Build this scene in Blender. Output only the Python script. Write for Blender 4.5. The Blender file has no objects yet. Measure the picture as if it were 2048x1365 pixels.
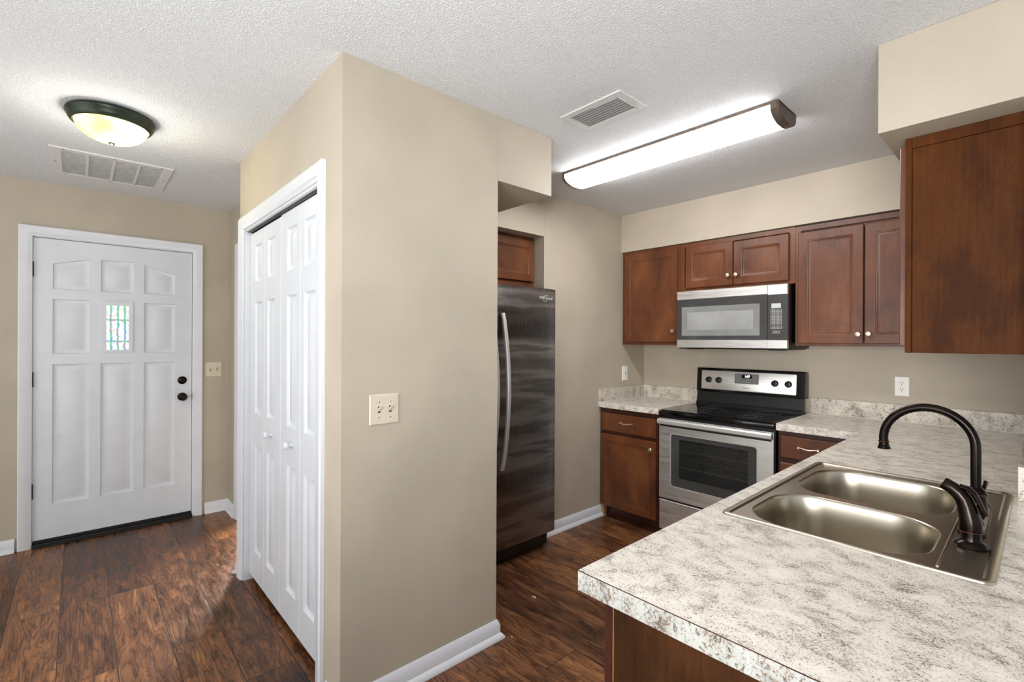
import bpy, bmesh, math, random
from mathutils import Matrix, Vector
random.seed(7)
PI = math.pi
sc = bpy.context.scene

# ------------------------------------------------------------------ camera
YAW, ROLL, CAMH, FPX = 0.8359, 0.0044, 1.3884, 960.41
cam_d = bpy.data.cameras.new('camera'); cam = bpy.data.objects.new('camera', cam_d)
sc.collection.objects.link(cam)
fwd = Vector((-math.sin(YAW), math.cos(YAW), 0)); rgt = Vector((math.cos(YAW), math.sin(YAW), 0)); upv = Vector((0, 0, 1))
cx = rgt*math.cos(ROLL) + upv*math.sin(ROLL); cy = -rgt*math.sin(ROLL) + upv*math.cos(ROLL); cz = -fwd
M = Matrix(((cx.x, cy.x, cz.x, 0), (cx.y, cy.y, cz.y, 0), (cx.z, cy.z, cz.z, CAMH), (0, 0, 0, 1)))
cam.matrix_world = M
cam_d.sensor_width = 36; cam_d.lens = FPX*36/2048; cam_d.clip_start = 0.02
sc.camera = cam

# ------------------------------------------------------------------ world, lights, exposure
w = bpy.data.worlds.new('world'); sc.world = w; w.use_nodes = True
w.node_tree.nodes['Background'].inputs[0].default_value = (0.90, 0.95, 1.0, 1)
w.node_tree.nodes['Background'].inputs[1].default_value = 0.85
sc.view_settings.view_transform = 'Standard'; sc.view_settings.look = 'None'
sc.view_settings.gamma = 1; sc.view_settings.use_curve_mapping = False
sc.view_settings.exposure = 0.08

def area(name, loc, target, sx, sy, power, color=(1, 1, 1), spread=180):
    d = bpy.data.lights.new(name, 'AREA'); d.shape = 'RECTANGLE'; d.size = sx; d.size_y = sy
    d.energy = power; d.color = color; d.spread = math.radians(spread)
    o = bpy.data.objects.new(name, d); sc.collection.objects.link(o); o.location = loc
    o.rotation_euler = (Vector(target)-Vector(loc)).to_track_quat('-Z', 'Y').to_euler()
    return o
# stand-ins for living room daylight behind the camera; daylight beyond the hall opening
area('living_room_fill_light', (0.9, -3.6, 1.35), (-0.8, 3.7, 1.25), 1.8, 1.3, 12.5, (1.0, 0.99, 0.97), 50)  # added narrow beam in place of window light, to lift the back wall
area('dining_window_light', (-1.6, -3.4, 1.4), (-2.0, 1.0, 1.0), 2.0, 1.5, 12, (1.0, 0.98, 0.96))
area('side_room_window_light', (-4.3, 1.45, 0.75), (-3.0, 0.6, 0.0), 0.35, 1.3, 20, (0.93, 0.96, 1.0), 80)
# unseen area light added to lift the ceiling, in place of bounced flash
area('ceiling_fill_light', (-0.1, -0.6, 1.45), (-0.7, 0.7, 3.1), 1.6, 1.6, 58, (0.93, 0.965, 1.0))
# unseen fill added out of frame to the left, brightening the hall ceiling
area('hall_ceiling_fill_light', (-2.6, -1.9, 0.9), (-3.0, -0.3, 2.44), 2.2, 1.8, 23, (0.97, 0.98, 1.0))

# ------------------------------------------------------------------ key planes (metres)
ZC = 2.44
XF, XE, Y0, Y1, Y2 = -1.712, -3.1965, 0.711, 1.454, 1.817   # closet block and fridge soffit
XD, YE = -4.4874, 0.9205                                     # entry wall, hall end wall
XL, YB, YS = -2.3726, 3.72, 3.373                            # kitchen left wall, back wall, cabinet soffit
ZS, ZS2 = 2.1393, 2.118
XP, YN, YC = -0.652, 0.779, 3.069                            # counter edges
ZT, ZTB = 0.909, 0.8677
XR = -0.03

# ------------------------------------------------------------------ node helpers
def s2l(c):
    return tuple((x/12.92 if x <= 0.04045 else ((x+0.055)/1.055)**2.4) for x in [v/255 for v in c]) + (1,)

class NT:
    def __init__(s, name):
        s.m = bpy.data.materials.new(name); s.m.use_nodes = True
        s.t = s.m.node_tree; s.t.nodes.clear()
        s.out = s.n('ShaderNodeOutputMaterial')
    def n(s, typ, **kw):
        nd = s.t.nodes.new(typ)
        for k, v in kw.items(): setattr(nd, k, v)
        return nd
    def l(s, a, b): s.t.links.new(a, b)
    def bsdf(s, color=None, rough=.5, metal=0, spec=.5, **kw):
        b = s.n('ShaderNodeBsdfPrincipled')
        if color is not None: b.inputs['Base Color'].default_value = color
        b.inputs['Roughness'].default_value = rough; b.inputs['Metallic'].default_value = metal
        b.inputs['Specular IOR Level'].default_value = spec
        for k, v in kw.items(): b.inputs[k].default_value = v
        s.l(b.outputs[0], s.out.inputs[0]); s.b = b; return b
    def coord(s, scale=(1, 1, 1), loc=(0, 0, 0), kind='Position', rot=(0, 0, 0)):
        tc = s.n('ShaderNodeNewGeometry'); mp = s.n('ShaderNodeMapping')
        mp.inputs['Scale'].default_value = scale; mp.inputs['Location'].default_value = loc
        mp.inputs['Rotation'].default_value = rot
        s.l(tc.outputs[kind], mp.inputs[0]); return mp.outputs[0]
    def noise(s, vec, scale=5, detail=3, rough=.5, dist=0):
        n = s.n('ShaderNodeTexNoise'); n.inputs['Scale'].default_value = scale
        n.inputs['Detail'].default_value = detail; n.inputs['Roughness'].default_value = rough
        n.inputs['Distortion'].default_value = dist; s.l(vec, n.inputs['Vector']); return n.outputs[0]
    def ramp(s, fac, stops):
        r = s.n('ShaderNodeValToRGB'); r.color_ramp.interpolation = 'EASE'; e = r.color_ramp.elements
        while len(e) < len(stops): e.new(.5)
        for el, (p, c) in zip(e, stops): el.position = p; el.color = c
        s.l(fac, r.inputs[0]); return r.outputs[0]
    def mix(s, fac, a, b, mode='MIX'):
        m = s.n('ShaderNodeMix', data_type='RGBA', blend_type=mode)
        for sock, v in ((m.inputs[0], fac), (m.inputs[6], a), (m.inputs[7], b)):
            if hasattr(v, 'links'): s.l(v, sock)
            else: sock.default_value = v
        return m.outputs[2]
    def math(s, op, a, b=None, c=None):
        m = s.n('ShaderNodeMath', operation=op)
        for i, v in enumerate((a, b, c)):
            if v is None: continue
            if hasattr(v, 'links'): s.l(v, m.inputs[i])
            else: m.inputs[i].default_value = v
        return m.outputs[0]
    def bump(s, h, strength=.3, dist=.01, normal=None):
        b = s.n('ShaderNodeBump'); b.inputs['Strength'].default_value = strength
        b.inputs['Distance'].default_value = dist; s.l(h, b.inputs['Height'])
        if normal: s.l(normal, b.inputs['Normal'])
        s.l(b.outputs[0], s.b.inputs['Normal']); return b.outputs[0]
def g(v): return (v, v, v, 1)

def simple(name, rgb, rough=.5, metal=0, spec=.5, var=0, vscale=8, bump=0, bscale=200, **kw):
    t = NT(name); t.bsdf(s2l(rgb), rough, metal, spec, **kw)
    v = t.coord()
    if var:
        f = t.noise(v, vscale, 4)
        c0 = s2l(rgb); lo = tuple(x*(1-var) for x in c0[:3])+(1,); hi = tuple(min(1, x*(1+var)) for x in c0[:3])+(1,)
        t.l(t.ramp(f, [(.3, lo), (.7, hi)]), t.b.inputs['Base Color'])
    if bump: t.bump(t.noise(v, bscale, 3), bump, .002)
    return t.m

M_wall = simple('wall_paint', (184, 172, 154), .62, var=.05, vscale=3, bump=.35, bscale=160)
M_trim = simple('trim_paint', (222, 224, 227), .32, var=.02, bump=.08, bscale=60)
M_door = simple('door_paint', (218, 221, 225), .36, var=.02, bump=.10, bscale=50)
M_closet = simple('closet_dark', (120, 112, 100), .8, var=.05)
M_black = simple('black_gloss', (12, 12, 13), .10, var=.2)
M_blackplastic = simple('black_plastic', (16, 16, 17), .38, var=.2, bump=.1)
M_bronze = simple('oil_rubbed_bronze', (26, 19, 15), .20, .8, var=.5, vscale=14)
M_copper = simple('worn_copper_edge', (98, 60, 38), .3, .9, var=.3, vscale=60)
M_nickel = simple('brushed_nickel', (226, 208, 182), .3, .9, var=.1, vscale=60)
M_ivory = simple('ivory_plastic', (214, 202, 180), .4, var=.03)
M_white = simple('white_plastic', (238, 236, 230), .35, var=.02)
M_slot = simple('dark_slot', (25, 22, 20), .5, var=.1)
M_grey = simple('grey_screen', (120, 120, 118), .3, var=.1)
M_grille = simple('vent_enamel', (222, 221, 218), .4, var=.02)
M_ventshade = simple('vent_gap_shade', (160, 158, 156), .9, var=.1, vscale=40)
M_filter = simple('grille_louver', (222, 220, 217), .6, var=.08, vscale=30)
M_lampmetal = simple('lamp_patina', (52, 60, 48), .35, .6, var=.25, vscale=20)
M_fixmetal = simple('fixture_bronze', (112, 100, 90), .45, .5, var=.2, vscale=30)
M_rubber = simple('sweep_rubber', (16, 12, 10), .6, var=.2)
M_chip = simple('drywall_chip', (226, 196, 170), .8, var=.1)
M_caulk = simple('caulk', (214, 208, 196), .6, var=.05)
M_drain = simple('drain_steel', (120, 118, 114), .3, 1, var=.1)

def brushed(name, rgb, rough, scale, amt=.12, bumps=.15):
    t = NT(name); t.bsdf(s2l(rgb), rough, 1)
    v = t.coord(scale)
    f = t.noise(v, 1, 3, .6)
    c = s2l(rgb); lo = tuple(x*(1-amt) for x in c[:3])+(1,); hi = tuple(min(1, x*(1+amt)) for x in c[:3])+(1,)
    t.l(t.ramp(f, [(.3, lo), (.7, hi)]), t.b.inputs['Base Color'])
    r = t.ramp(f, [(.2, g(rough*.8)), (.8, g(min(1, rough*1.25)))]); t.l(r, t.b.inputs['Roughness'])
    t.bump(f, bumps, .0006); return t.m
M_steel = brushed('stainless_steel', (232, 230, 226), .42, (6, 6, 500))
M_steelv = simple('stainless_steel_sink', (190, 182, 167), .29, 1, var=.02, vscale=3)
M_handle = simple('handle_steel', (205, 203, 198), .4, .55, var=.04)

# dark stainless of the fridge: smears and dents, plus reflections painted as wavy horizontal bands
t = NT('fridge_steel'); t.bsdf(s2l((110, 106, 104)), .38, 1)
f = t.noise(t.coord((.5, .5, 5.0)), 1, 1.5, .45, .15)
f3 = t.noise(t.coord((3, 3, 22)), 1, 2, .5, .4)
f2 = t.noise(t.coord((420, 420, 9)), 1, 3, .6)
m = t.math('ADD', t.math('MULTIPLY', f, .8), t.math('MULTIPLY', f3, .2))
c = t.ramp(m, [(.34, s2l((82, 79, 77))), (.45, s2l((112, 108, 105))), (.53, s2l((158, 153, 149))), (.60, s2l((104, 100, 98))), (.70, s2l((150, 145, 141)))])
c = t.mix(.18, c, t.ramp(f2, [(.3, g(.03)), (.7, g(.5))]))
spk = t.noise(t.coord(), 420, 2, .5)
c = t.mix(t.ramp(spk, [(.74, g(0)), (.78, g(.5))]), c, s2l((200, 196, 190)))
t.l(c, t.b.inputs['Base Color']); t.l(t.ramp(m, [(.35, g(.30)), (.65, g(.46))]), t.b.inputs['Roughness'])
t.bump(f, .2, .006); M_fridge = t.m

# popcorn ceiling
t = NT('popcorn_ceiling'); t.bsdf(s2l((240, 240, 239)), .85, 0, .2)
v = t.coord(); n1 = t.noise(v, 150, 3, .6, .2); n2 = t.noise(v, 7, 2)
r = t.ramp(n1, [(.44, g(0)), (.62, g(1))])
t.l(t.ramp(n1, [(.3, s2l((222, 223, 224))), (.62, s2l((248, 248, 247)))]), t.b.inputs['Base Color'])
t.bump(r, .7, .006); M_ceil = t.m

# cabinet wood: cherry stain with soft blotches and fine upright grain
def wood(name, lo, mid, hi, rough, gscale=(90, 90, 5), spec=.4):
    t = NT(name); t.bsdf(s2l(mid), rough, 0, spec)
    v = t.coord((3.2, 3.2, 1.8)); f = t.noise(v, 1.6, 5, .55, .4)
    fg = t.noise(t.coord(gscale), 1, 4, .6, .2)
    fp = t.noise(t.coord((260, 260, 60)), 1, 2, .5)
    m = t.math('ADD', t.math('MULTIPLY', f, .75), t.math('MULTIPLY', fg, .25))
    c = t.ramp(m, [(.34, s2l(lo)), (.5, s2l(mid)), (.66, s2l(hi))])
    c = t.mix(.35, c, t.ramp(fp, [(.3, g(.55)), (.6, g(1))]), 'MULTIPLY')
    t.l(c, t.b.inputs['Base Color']); t.bump(fg, .12, .001); return t.m
M_wood = wood('cherry_stained_wood', (74, 39, 20), (99, 55, 30), (118, 70, 39), .36)
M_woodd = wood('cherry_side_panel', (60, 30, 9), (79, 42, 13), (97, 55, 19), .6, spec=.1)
M_rawwood = wood('raw_wood', (150, 112, 74), (176, 136, 92), (196, 156, 110), .6)
M_woodend_shaded = wood('cherry_end_panel_shaded', (38, 20, 9), (52, 29, 12), (66, 38, 17), .6, spec=.1)  # cherry darkened to put the end panel's shade into its colour
M_woodedge = wood('dark_frame_wood', (44, 20, 14), (58, 28, 18), (76, 38, 22), .35)

# granite pattern laminate
def laminate(name, stretch, seed, base=(232, 226, 216), k=1.0, thr0=.56):
    t = NT(name); t.bsdf(s2l(base), .3, 0, .5)
    v = t.coord(stretch, (seed, seed*.7, seed*.3), rot=(0, 0, .75))
    a = t.noise(v, 130*k, 5, .68, .6); a2 = t.noise(v, 60*k, 5, .7, 1.6)
    b = t.noise(v, 9*k, 4, .6, .4); c_ = t.noise(v, 38*k, 4, .6, .8)
    base_c = t.ramp(b, [(.3, s2l(tuple(x-24 for x in base))), (.5, s2l(base)), (.68, s2l(tuple(min(250, x+8) for x in base)))])
    wgt = t.math('MULTIPLY', t.math('SUBTRACT', b, .5), -.26)
    sp = t.ramp(t.math('ADD', a, wgt), [(thr0, g(0)), (thr0+.07, g(1))])
    dk = t.ramp(c_, [(.35, s2l((78, 64, 52))), (.6, s2l((150, 130, 110)))])
    col = t.mix(t.math('MULTIPLY', sp, .85), base_c, dk)
    sp2 = t.ramp(t.math('ADD', a2, wgt), [(thr0+.03, g(0)), (thr0+.09, g(.9))])
    col = t.mix(sp2, col, s2l((86, 75, 64)))
    t.l(col, t.b.inputs['Base Color']); t.bump(a, .05, .001); return t.m
M_lam = laminate('granite_laminate', (.9, 1.2, 1.0), 3.0, (226, 218, 206), 2.1, .54)
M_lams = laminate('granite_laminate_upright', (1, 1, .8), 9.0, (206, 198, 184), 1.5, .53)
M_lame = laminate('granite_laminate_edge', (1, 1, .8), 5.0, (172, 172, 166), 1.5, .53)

# floor: hand scraped laminate planks running along x
t = NT('hickory_plank_floor'); t.bsdf(s2l((96, 60, 38)), .3, 0, .32)
v = t.coord((1, 1, 1), (30.0, .063+.192*40, 0))
br = t.n('ShaderNodeTexBrick', offset=.37, offset_frequency=2); t.l(v, br.inputs['Vector'])
for k, x in (('Scale', 1), ('Mortar Size', .0016), ('Mortar Smooth', .3), ('Bias', 0), ('Brick Width', 1.21), ('Row Height', .192)): br.inputs[k].default_value = x
br.inputs['Color1'].default_value = g(0); br.inputs['Color2'].default_value = g(1); br.inputs['Mortar'].default_value = g(.5)
sep = t.n('ShaderNodeSeparateColor'); t.l(br.outputs[0], sep.inputs[0]); rnd = sep.outputs[0]
off = t.n('ShaderNodeCombineXYZ'); t.l(t.math('MULTIPLY', rnd, 37), off.inputs[0]); t.l(t.math('MULTIPLY', rnd, 91), off.inputs[1])
va = t.n('ShaderNodeVectorMath', operation='ADD'); t.l(t.coord((1, 1, 1)), va.inputs[0]); t.l(off.outputs[0], va.inputs[1])
def mp(vec, sc_):
    m = t.n('ShaderNodeMapping'); m.inputs['Scale'].default_value = sc_; t.l(vec, m.inputs[0]); return m.outputs[0]
big = t.noise(mp(va.outputs[0], (1.7, 8.5, 1)), 1, 2, .5, .7)
mid = t.noise(mp(va.outputs[0], (5, 22, 1)), 1, 4, .6, .6)
fine = t.noise(mp(va.outputs[0], (5, 170, 1)), 1, 4, .65, .3)
sy = t.n('ShaderNodeSeparateXYZ'); t.l(va.outputs[0], sy.inputs[0])
ring = t.math('PINGPONG', t.math('ADD', t.math('MULTIPLY', sy.outputs[1], 85), t.math('ADD', t.math('MULTIPLY', big, 26), t.math('MULTIPLY', mid, 4))), 1)
line = t.ramp(ring, [(0, g(1)), (.5, g(0))])
tone = t.math('ADD', t.math('MULTIPLY', mid, .5), t.math('ADD', t.math('MULTIPLY', rnd, .16), t.math('MULTIPLY', fine, .36)))
col = t.ramp(tone, [(.34, s2l((46, 27, 18))), (.45, s2l((88, 55, 35))), (.56, s2l((130, 85, 53))), (.68, s2l((170, 116, 70)))])
col = t.mix(t.math('MULTIPLY', line, .55), col, s2l((44, 27, 19)))
col = t.mix(br.outputs['Fac'], col, s2l((22, 13, 9)))
t.l(col, t.b.inputs['Base Color'])
t.l(t.ramp(mid, [(.3, g(.24)), (.7, g(.42))]), t.b.inputs['Roughness'])
h = t.math('SUBTRACT', t.math('MULTIPLY', mid, .5), t.math('ADD', t.math('MULTIPLY', line, .25), t.math('MULTIPLY', br.outputs['Fac'], 1.2)))
t.bump(h, .55, .0025); M_floor = t.m

def emis(name, color, strength, base=None):
    t = NT(name); e = t.n('ShaderNodeEmission'); e.inputs[0].default_value = color; e.inputs[1].default_value = strength
    t.l(e.outputs[0], t.out.inputs[0]); return t.m
M_tube = emis('fluorescent_diffuser', (.98, .985, 1.0, 1), 22.5)
M_led = emis('clock_digits', (.75, .85, 1, 1), 4.0)
t = NT('alabaster_glass')
tr = t.n('ShaderNodeBsdfTranslucent'); f = t.noise(t.coord((6, 6, 6)), 1, 3, .5, 1)
t.l(t.ramp(f, [(.3, s2l((236, 232, 120))), (.7, s2l((250, 248, 185)))]), tr.inputs[0])
gl = t.n('ShaderNodeBsdfGlossy'); gl.inputs['Roughness'].default_value = .15
mx = t.n('ShaderNodeMixShader'); mx.inputs[0].default_value = .06; t.l(tr.outputs[0], mx.inputs[1]); t.l(gl.outputs[0], mx.inputs[2])
em = t.n('ShaderNodeEmission'); em.inputs[0].default_value = (1, .97, .42, 1); em.inputs[1].default_value = .24
ad = t.n('ShaderNodeAddShader'); t.l(mx.outputs[0], ad.inputs[0]); t.l(em.outputs[0], ad.inputs[1]); t.l(ad.outputs[0], t.out.inputs[0])
M_bowl = t.m
# leaded daylight pane: bright outdoors through textured, faintly coloured glass
t = NT('leaded_glass_pane')
v = t.coord(); br = t.n('ShaderNodeTexBrick', offset=0, offset_frequency=2)
cmb = t.n('ShaderNodeCombineXYZ'); sp = t.n('ShaderNodeSeparateXYZ'); t.l(v, sp.inputs[0])
wob = t.noise(t.coord((30, 30, 30)), 1, 3)
t.l(t.math('ADD', t.math('SUBTRACT', sp.outputs[1], .0215), t.math('MULTIPLY', t.math('SUBTRACT', wob, .5), .018)), cmb.inputs[0])
t.l(t.math('ADD', t.math('ADD', sp.outputs[2], .022), t.math('MULTIPLY', t.math('SUBTRACT', wob, .5), .012)), cmb.inputs[1])
t.l(cmb.outputs[0], br.inputs['Vector'])
for k, x in (('Scale', 1), ('Mortar Size', .0085), ('Mortar Smooth', .6), ('Brick Width', .0385), ('Row Height', .155)): br.inputs[k].default_value = x
hue = t.n('ShaderNodeTexNoise'); hue.inputs['Scale'].default_value = 30; t.l(v, hue.inputs['Vector'])
colr = t.ramp(hue.outputs[0], [(.32, s2l((60, 130, 235))), (.42, s2l((60, 190, 175))), (.48, s2l((120, 200, 120))), (.58, s2l((90, 150, 150))), (.66, s2l((190, 120, 180)))])
edge = t.ramp(t.noise(t.coord((1, 1, 1)), 70, 3, .6), [(.42, g(0)), (.66, g(.42))])
lead = t.math('MAXIMUM', br.outputs['Fac'], edge)
cc = t.mix(t.math('MULTIPLY', lead, .85), g(1), colr)
e = t.n('ShaderNodeEmission'); t.l(cc, e.inputs[0]); e.inputs[1].default_value = 1.05; t.l(e.outputs[0], t.out.inputs[0]); M_pane = t.m
# tinted glass for oven window
t = NT('oven_glass'); t.bsdf(s2l((52, 52, 50)), .08, 0, .5, Alpha=.35); M_ovenglass = t.m
M_mwglass = simple('microwave_window', (150, 150, 147), .2, var=.12, vscale=5)  # pale base colour holds the bright room's reflection
M_mwframe = simple('microwave_window_frame', (128, 128, 125), .2, var=.08)
M_mwpanel = simple('microwave_black_glass', (66, 66, 65), .12, var=.1)  # black glass lifted to grey to carry the room's reflection
M_cavity = simple('oven_cavity', (120, 118, 114), .45, .3, var=.3, vscale=20)
M_print = simple('printed_grey', (190, 190, 186), .5, var=.02)

# ------------------------------------------------------------------ mesh helpers
ID = lambda u, v, w: (u, v, w)
def Tx(x): return lambda u, v, w: (x+w, u, v)        # faces +X : u=y, v=z
def Ty(y): return lambda u, v, w: (u, y-w, v)        # faces -Y : u=x, v=z
def Tnx(x): return lambda u, v, w: (x-w, -u, v)      # faces -X : u=-y, v=z
def Tup(z): return lambda u, v, w: (u, v, z+w)       # faces up
def Tdn(z): return lambda u, v, w: (u, v, z-w)       # faces down (w = drop)

class B:
    def __init__(s): s.bm = bmesh.new()
    def face(s, pts):
        try: return s.bm.faces.new([s.bm.verts.new(p) for p in pts])
        except ValueError: return None
    def box(s, a, b, bev=0, T=None, seg=1):
        x0, y0, z0 = a; x1, y1, z1 = b
        if x0 > x1: x0, x1 = x1, x0
        if y0 > y1: y0, y1 = y1, y0
        if z0 > z1: z0, z1 = z1, z0
        P = [(x0, y0, z0), (x1, y0, z0), (x1, y1, z0), (x0, y1, z0), (x0, y0, z1), (x1, y0, z1), (x1, y1, z1), (x0, y1, z1)]
        if T: P = [T(*p) for p in P]
        vs = [s.bm.verts.new(p) for p in P]
        fs = [s.bm.faces.new([vs[i] for i in q]) for q in ((3, 2, 1, 0), (4, 5, 6, 7), (0, 1, 5, 4), (1, 2, 6, 5), (2, 3, 7, 6), (3, 0, 4, 7))]
        if bev:
            es = list({e for f in fs for e in f.edges})
            bmesh.ops.bevel(s.bm, geom=es, offset=bev, segments=seg, affect='EDGES', profile=.5)
        return s
    def prism(s, poly, d0, d1, T):
        """poly in (u,v), extruded in w from d0 to d1"""
        a = [s.bm.verts.new(T(u, v, d0)) for u, v in poly]; b = [s.bm.verts.new(T(u, v, d1)) for u, v in poly]
        s.bm.faces.new(a[::-1]); s.bm.faces.new(b)
        n = len(poly)
        for i in range(n): s.bm.faces.new((a[i], a[(i+1) % n], b[(i+1) % n], b[i]))
        return s
    def loops(s, loops, cap0=False, cap1=False, closed=True):
        L = [[s.bm.verts.new(p) for p in lp] for lp in loops]
        n = len(L[0])
        for a, b in zip(L, L[1:]):
            for i in range(n if closed else n-1):
                j = (i+1) % n
                try: s.bm.faces.new((a[i], a[j], b[j], b[i]))
                except ValueError: pass
        if cap0: s.bm.faces.new(L[0][::-1])
        if cap1: s.bm.faces.new(L[-1])
        return L
    def lathe(s, prof, c=(0, 0, 0), axis='z', n=32, T=None, cap0=True, cap1=True, sx=1, sy=1):
        """prof: (r, h)"""
        lp = []
        for r, h in prof:
            ring = []
            for k in range(n):
                a = 2*PI*k/n; u, v = r*math.cos(a)*sx, r*math.sin(a)*sy
                if T: ring.append(T(c[0]+u, c[1]+v, c[2]+h))
                elif axis == 'z': ring.append((c[0]+u, c[1]+v, c[2]+h))
                elif axis == 'x': ring.append((c[0]+h, c[1]+u, c[2]+v))
                else: ring.append((c[0]+u, c[1]+h, c[2]+v))
            lp.append(ring)
        s.loops(lp, cap0, cap1); return s
    def tube(s, path, r, n=16, sy=1.0, side=None, cap=True):
        path = [Vector(p) for p in path]
        rr = r if isinstance(r, (list, tuple)) else [r]*len(path)
        up = Vector(side) if side else None
        lp = []; prev = None
        for i, p in enumerate(path):
            d = (path[min(i+1, len(path)-1)]-path[max(i-1, 0)]).normalized()
            if up: a = up
            elif prev is not None: a = prev
            else: a = Vector((0, 0, 1)) if abs(d.z) < .9 else Vector((1, 0, 0))
            bi = d.cross(a).normalized(); nn = bi.cross(d).normalized(); prev = nn
            lp.append([p+nn*(rr[i]*math.cos(2*PI*k/n))+bi*(rr[i]*sy*math.sin(2*PI*k/n)) for k in range(n)])
        s.loops(lp, cap, cap); return s
    def grid(s, us, vs, filled, d0, d1, T):
        nu, nv = len(us)-1, len(vs)-1
        F = [[bool(filled(.5*(us[i]+us[i+1]), .5*(vs[j]+vs[j+1]))) for j in range(nv)] for i in range(nu)]
        cache = {}
        def V(i, j, k):
            if (i, j, k) not in cache: cache[(i, j, k)] = s.bm.verts.new(T(us[i], vs[j], d1 if k else d0))
            return cache[(i, j, k)]
        g_ = lambda i, j: 0 <= i < nu and 0 <= j < nv and F[i][j]
        for i in range(nu):
            for j in range(nv):
                if not F[i][j]: continue
                s.bm.faces.new((V(i, j, 1), V(i+1, j, 1), V(i+1, j+1, 1), V(i, j+1, 1)))
                s.bm.faces.new((V(i, j+1, 0), V(i+1, j+1, 0), V(i+1, j, 0), V(i, j, 0)))
                if not g_(i-1, j): s.bm.faces.new((V(i, j, 0), V(i, j, 1), V(i, j+1, 1), V(i, j+1, 0)))
                if not g_(i+1, j): s.bm.faces.new((V(i+1, j, 0), V(i+1, j+1, 0), V(i+1, j+1, 1), V(i+1, j, 1)))
                if not g_(i, j-1): s.bm.faces.new((V(i, j, 0), V(i+1, j, 0), V(i+1, j, 1), V(i, j, 1)))
                if not g_(i, j+1): s.bm.faces.new((V(i, j+1, 0), V(i, j+1, 1), V(i+1, j+1, 1), V(i+1, j+1, 0)))
        return s
    def slab(s, T, u0, v0, u1, v1, w0, w1, panels=(), steps=(), ch=.003, through=()):
        """a door or drawer front: panels are 4-point polygons (bl, br, tr, tl); steps are (inset, depth)"""
        # sides + chamfer
        o = lambda i, w: [T(u0+i, v0+i, w), T(u1-i, v0+i, w), T(u1-i, v1-i, w), T(u0+i, v1-i, w)]
        s.loops([o(0, w0), o(0, w1-ch), o(ch, w1)], cap0=True)
        us = sorted({u0+ch, u1-ch} | {p[0] for P in panels for p in P}); vs = sorted({v0+ch, v1-ch} | {round(x, 5) for P in panels for x in (min(q[1] for q in P), max(q[1] for q in P))})
        boxes = [(min(p[0] for p in P), min(p[1] for p in P), max(p[0] for p in P), max(p[1] for p in P)) for P in panels]
        for i in range(len(us)-1):
            for j in range(len(vs)-1):
                cu, cv = .5*(us[i]+us[i+1]), .5*(vs[j]+vs[j+1])
                if any(b[0] < cu < b[2] and b[1] < cv < b[3] for b in boxes): continue
                s.face([T(us[i], vs[j], w1), T(us[i+1], vs[j], w1), T(us[i+1], vs[j+1], w1), T(us[i], vs[j+1], w1)])
        for k, (P, b) in enumerate(zip(panels, boxes)):
            (bl, br_, tr_, tl) = P
            if abs(tr_[1]-tl[1]) > 1e-4:    # sloping top: close the corner between polygon and its box
                hi = b[3]
                if tl[1] < hi-1e-4: s.face([T(*tl, w1), T(*tr_, w1), T(b[0], hi, w1)])
                if tr_[1] < hi-1e-4: s.face([T(*tl, w1), T(*tr_, w1), T(b[2], hi, w1)])
            def inset(d):
                sl = (tr_[1]-tl[1])/(tr_[0]-tl[0]); c = math.sqrt(1+sl*sl)
                return [(bl[0]+d, bl[1]+d), (br_[0]-d, br_[1]+d), (tr_[0]-d, tr_[1]-d*c-sl*d), (tl[0]+d, tl[1]-d*c+sl*d)]
            st = [(0, 0)]+list(steps)
            s.loops([[T(u, v, w1-dp) for u, v in inset(d)] for d, dp in st], cap1=(k not in through))
        return s

COL = sc.collection
def wloc(o):
    v = Vector((0, 0, 0))
    while o: v += o.location; o = o.parent
    return v
def obj(name, b, mat, parent=None, label=None, flat=False):
    bm = b.bm
    bmesh.ops.remove_doubles(bm, verts=bm.verts, dist=1e-5)
    bmesh.ops.recalc_face_normals(bm, faces=bm.faces)
    if parent is not None: base = wloc(parent)
    else:
        xs = [v.co.x for v in bm.verts]; ys = [v.co.y for v in bm.verts]; zs = [v.co.z for v in bm.verts]
        base = Vector(((min(xs)+max(xs))/2, (min(ys)+max(ys))/2, min(zs)))
    own = Vector((0, 0, 0)) if parent is not None else base
    bmesh.ops.translate(bm, verts=bm.verts, vec=-base)
    if not flat:
        for f in bm.faces: f.smooth = True
        for e in bm.edges:
            if len(e.link_faces) == 2 and e.calc_face_angle(0) > .6: e.smooth = False
    me = bpy.data.meshes.new(name); bm.to_mesh(me); bm.free()
    me.materials.append(mat)
    o = bpy.data.objects.new(name, me); COL.objects.link(o)
    if parent is not None: o.parent = parent
    else: o.location = own
    if label: o['label'] = label
    return o
def thing(name, label, cat, loc, group=None, kind=None):
    o = bpy.data.objects.new(name, None); o.empty_display_size = .05; COL.objects.link(o)
    o.location = loc; o['label'] = label; o['category'] = cat
    if group: o['group'] = group
    if kind: o['kind'] = kind
    return o
def struct(name, b, mat, label, cat):
    o = obj(name, b, mat); o['kind'] = 'structure'; o['label'] = label; o['category'] = cat; return o
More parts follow.
